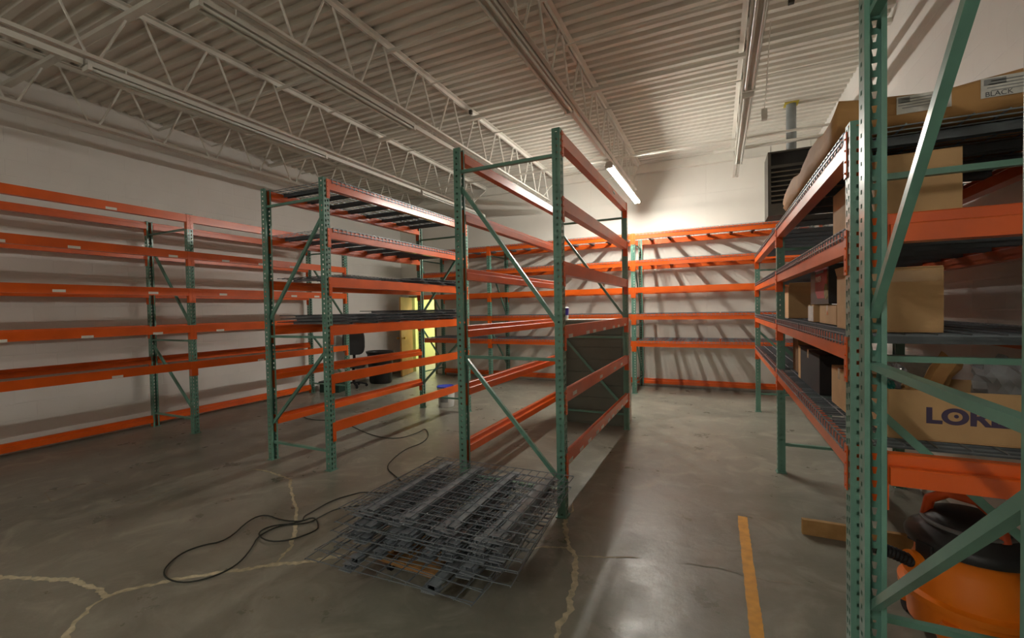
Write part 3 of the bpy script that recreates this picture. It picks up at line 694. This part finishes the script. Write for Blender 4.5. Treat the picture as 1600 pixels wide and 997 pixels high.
crumple('plastic_bag', 'clear crinkled plastic bag bulging out of the lettered box', (1.20, 2.76, zb+.25), (.12, .14, .11), 'shrink', 3, 'bag')
crumple('plastic_bag', 'smaller clear plastic bag at the left end of the lettered box', (.80, 2.82, zb+.24), (.05, .08, .07), 'shrink', 5, 'bag')
crumple('plastic_bag', 'teal plastic bag at the left corner of the lettered box', (.735, 2.66, zb+.225), (.02, .06, .03), 'teal', 6, 'bag')
q = MB()
pp = [(.90, 2.72, zb+.14), (.93, 2.74, zb+.22), (.965, 2.76, zb+.28), (1.0, 2.77, zb+.335), (1.02, 2.79, zb+.35)]
rn = random.Random(4); vs = []
for i, p in enumerate(pp):
    for k in range(4): vs.append((p[0]+(k-1.5)*.030, p[1]+rn.uniform(-.02, .02)+(.02 if k % 2 else -.01), p[2]-(k-1.5)*.018+rn.uniform(-.008, .008)))
q.add(vs, [(i*4+k, i*4+k+1, i*4+k+5, i*4+k+4) for i in range(4) for k in range(3)])
o = build(q, 'kraft_paper', M['paper'], label='crumpled brown paper sticking up out of the lettered box', cat='paper'); sm = o.modifiers.new('s', 'SOLIDIFY'); sm.thickness = .003
crumple('paper_wad', 'brown paper wad beside the teal bag in the lettered box', (.83, 2.66, zb+.215), (.045, .05, .03), 'paper', 9, 'paper')
# big paper-wrapped parcel on the top level
def parcel(name, label, x0, x1, y0, y1, z0, h, seed):
    t = thing(name, label, 'parcel', ((x0+x1)/2, (y0+y1)/2, z0)); W, D = x1-x0, y1-y0
    bm = bmesh.new(); bmesh.ops.create_cube(bm, size=1); bmesh.ops.subdivide_edges(bm, edges=bm.edges, cuts=9, use_grid_fill=True)
    rnd = random.Random(seed)
    for v in bm.verts:
        x, y, z = v.co*2
        f = lambda a: (abs(a)**.0)*a
        k = max(0, 1-abs(x)**5)*max(0, 1-abs(y)**8)
        zz = (z*.5+.5)*h*(.80+.20*k)+(.02*math.sin(y*7+x*3)+rnd.uniform(-.006, .006))*(z > -.9)
        if z < -.99: zz = .0
        rx = 1-.05*(abs(z)**4); v.co = Vector((x*W/2*rx+rnd.uniform(-.004, .004), y*D/2*rx+rnd.uniform(-.004, .004), max(0, zz)))
    me = bpy.data.meshes.new('wrapping'); bm.to_mesh(me); bm.free(); me.materials.append(M['paper'])
    for p in me.polygons: p.use_smooth = True
    link('wrapping', me, t); return t
t = parcel('paper_parcel', 'long brown paper parcel lying on the top level of the right rack', .50, 1.46, 2.47, 4.3, 2.41+DZ_+.004, .20, 2)
def shiplabel(parent, x, y, z, w, h, txt=None, tilt=0, nm='shipping_label'):
    o = B1(nm, (x, y-.0015, z), (x+w, y, z+h), M['label'], parent)
    q = MB(); r = random.Random(int(x*1000))
    for i in range(4):
        q.box((x+.02*w+r.uniform(0, .1)*w, y-.0022, z+h*(.30+.16*i)), (x+w*r.uniform(.6, .95), y-.0015, z+h*(.30+.16*i)+h*.05))
    q.box((x+.03*w, y-.0022, z+.62*h), (x+.25*w, y-.0015, z+.92*h)); build(q, 'print', M['ink'], o)
    if txt:
        tm = text_mesh(txt, h*.34, ext=.0004); tm.materials.append(M['inkdk'])
        l = link('lettering', tm, o, (x+.04*w, y-.0024, z+.05*h)); l.rotation_euler = (PI/2, 0, 0)
shiplabel(t, -.27, -.917, .045, .18, .075)
shiplabel(t, .00, -.917, .055, .30, .08, 'BLACK')
q = MB(); vs = []
for i in range(7):
    x = .10+i*.06; vs += [(x, -.60, .13+.0*i), (x, -.62, .165+.02*math.sin(i*1.1)+i*.006)]
q.add(vs, [(2*i, 2*i+1, 2*i+3, 2*i+2) for i in range(6)]); o = build(q, 'torn_edge', M['card_dk'], t); sm = o.modifiers.new('s', 'SOLIDIFY'); sm.thickness = .004

# ------------------------------------------------------------------ plank, shop vacuum
t = thing('wood_board', 'pine board lying on the floor under the right rack', 'board', (.535, 3.70, 0))
bevel(B1('board', (0, 0, 0), (.72, .038, .109), M['pine'], t), .003)
VX, VY = 1.10, 2.86
t = thing('shop_vacuum', 'orange and black wet-dry vacuum on the floor under the right rack', 'vacuum', (VX, VY, 0), math.radians(10))
q = MB(); q.lathe([(.20, .06), (.225, .065), (.235, .20), (.262, .205), (.264, .235), (.236, .245), (.232, .30), (.20, .38), (.195, .44), (.205, .46), (.19, .46)], n=44)
build(q, 'tank', M['vac_orange'], t, smooth=True)
q = MB(); q.lathe([(.213, .455), (.235, .465), (.238, .49), (.225, .515), (.18, .545), (.165, .58), (.14, .61), (.09, .625), (.01, .63)], n=44)
build(q, 'motor_head', M['black'], t, smooth=True)
q = MB()
q.lathe([(.170, .56), (.178, .565), (.178, .575), (.168, .58)], n=40)
build(q, 'vent_ring', M['grey_plastic'], t, smooth=True)
q = MB(); q.path([(-.07, -.15, .56), (-.07, -.13, .66), (-.07, -.06, .715), (-.07, .05, .715), (-.07, .12, .66), (-.07, .14, .56)], [.022, .024, .024, .024, .024, .022], 10)
h = build(q, 'carry_handle', M['red_orange'], t, smooth=True); h.rotation_euler = (0, 0, math.radians(38))
for a in (-60, 20, 120, 200):
    q = MB(); ra = math.radians(a); c, s = math.cos(ra), math.sin(ra)
    q.box((.205, -.04, .38), (.243, .04, .49)); o = build(q, 'latch', M['black'], t); o.rotation_euler = (0, 0, ra); bevel(o, .006)
q = MB(); q.tube((-.18, -.04, .37), (-.27, -.06, .38), .055, 20); build(q, 'hose_port', M['vac_orange'], t, smooth=True)
q = MB(); pts = []
for i in range(40):
    u = i/39; pts.append((-.26-.32*u, -.06-.02*u, .38+.05*math.sin(u*2.6)-.42*u*u*.0+.02*u))
q.path(pts[:22], [.031 if i % 2 else .027 for i in range(22)], 14); build(q, 'hose', M['rubber'], t, smooth=True)
B1('recessed_panel', (-.06, -.243, .09), (.09, -.232, .17), mat('dark_orange_plastic', '#b45a0c', .45), t)
for a in (45, 135, 225, 315):
    ra = math.radians(a); x, y = .235*math.cos(ra), .235*math.sin(ra)
    q = MB(); q.lathe([(.045, .07), (.05, .10), (.03, .16)], (x, y, 0), 14); o = build(q, 'caster_foot', M['vac_orange'], t, smooth=True)
    q = MB(); q.tube((x-.014, y, .033), (x+.014, y, .033), .032, 14); q.tube((x,y,.05),(x,y,.08),.012,8); build(q, 'wheel', M['rubber'], t, smooth=True)
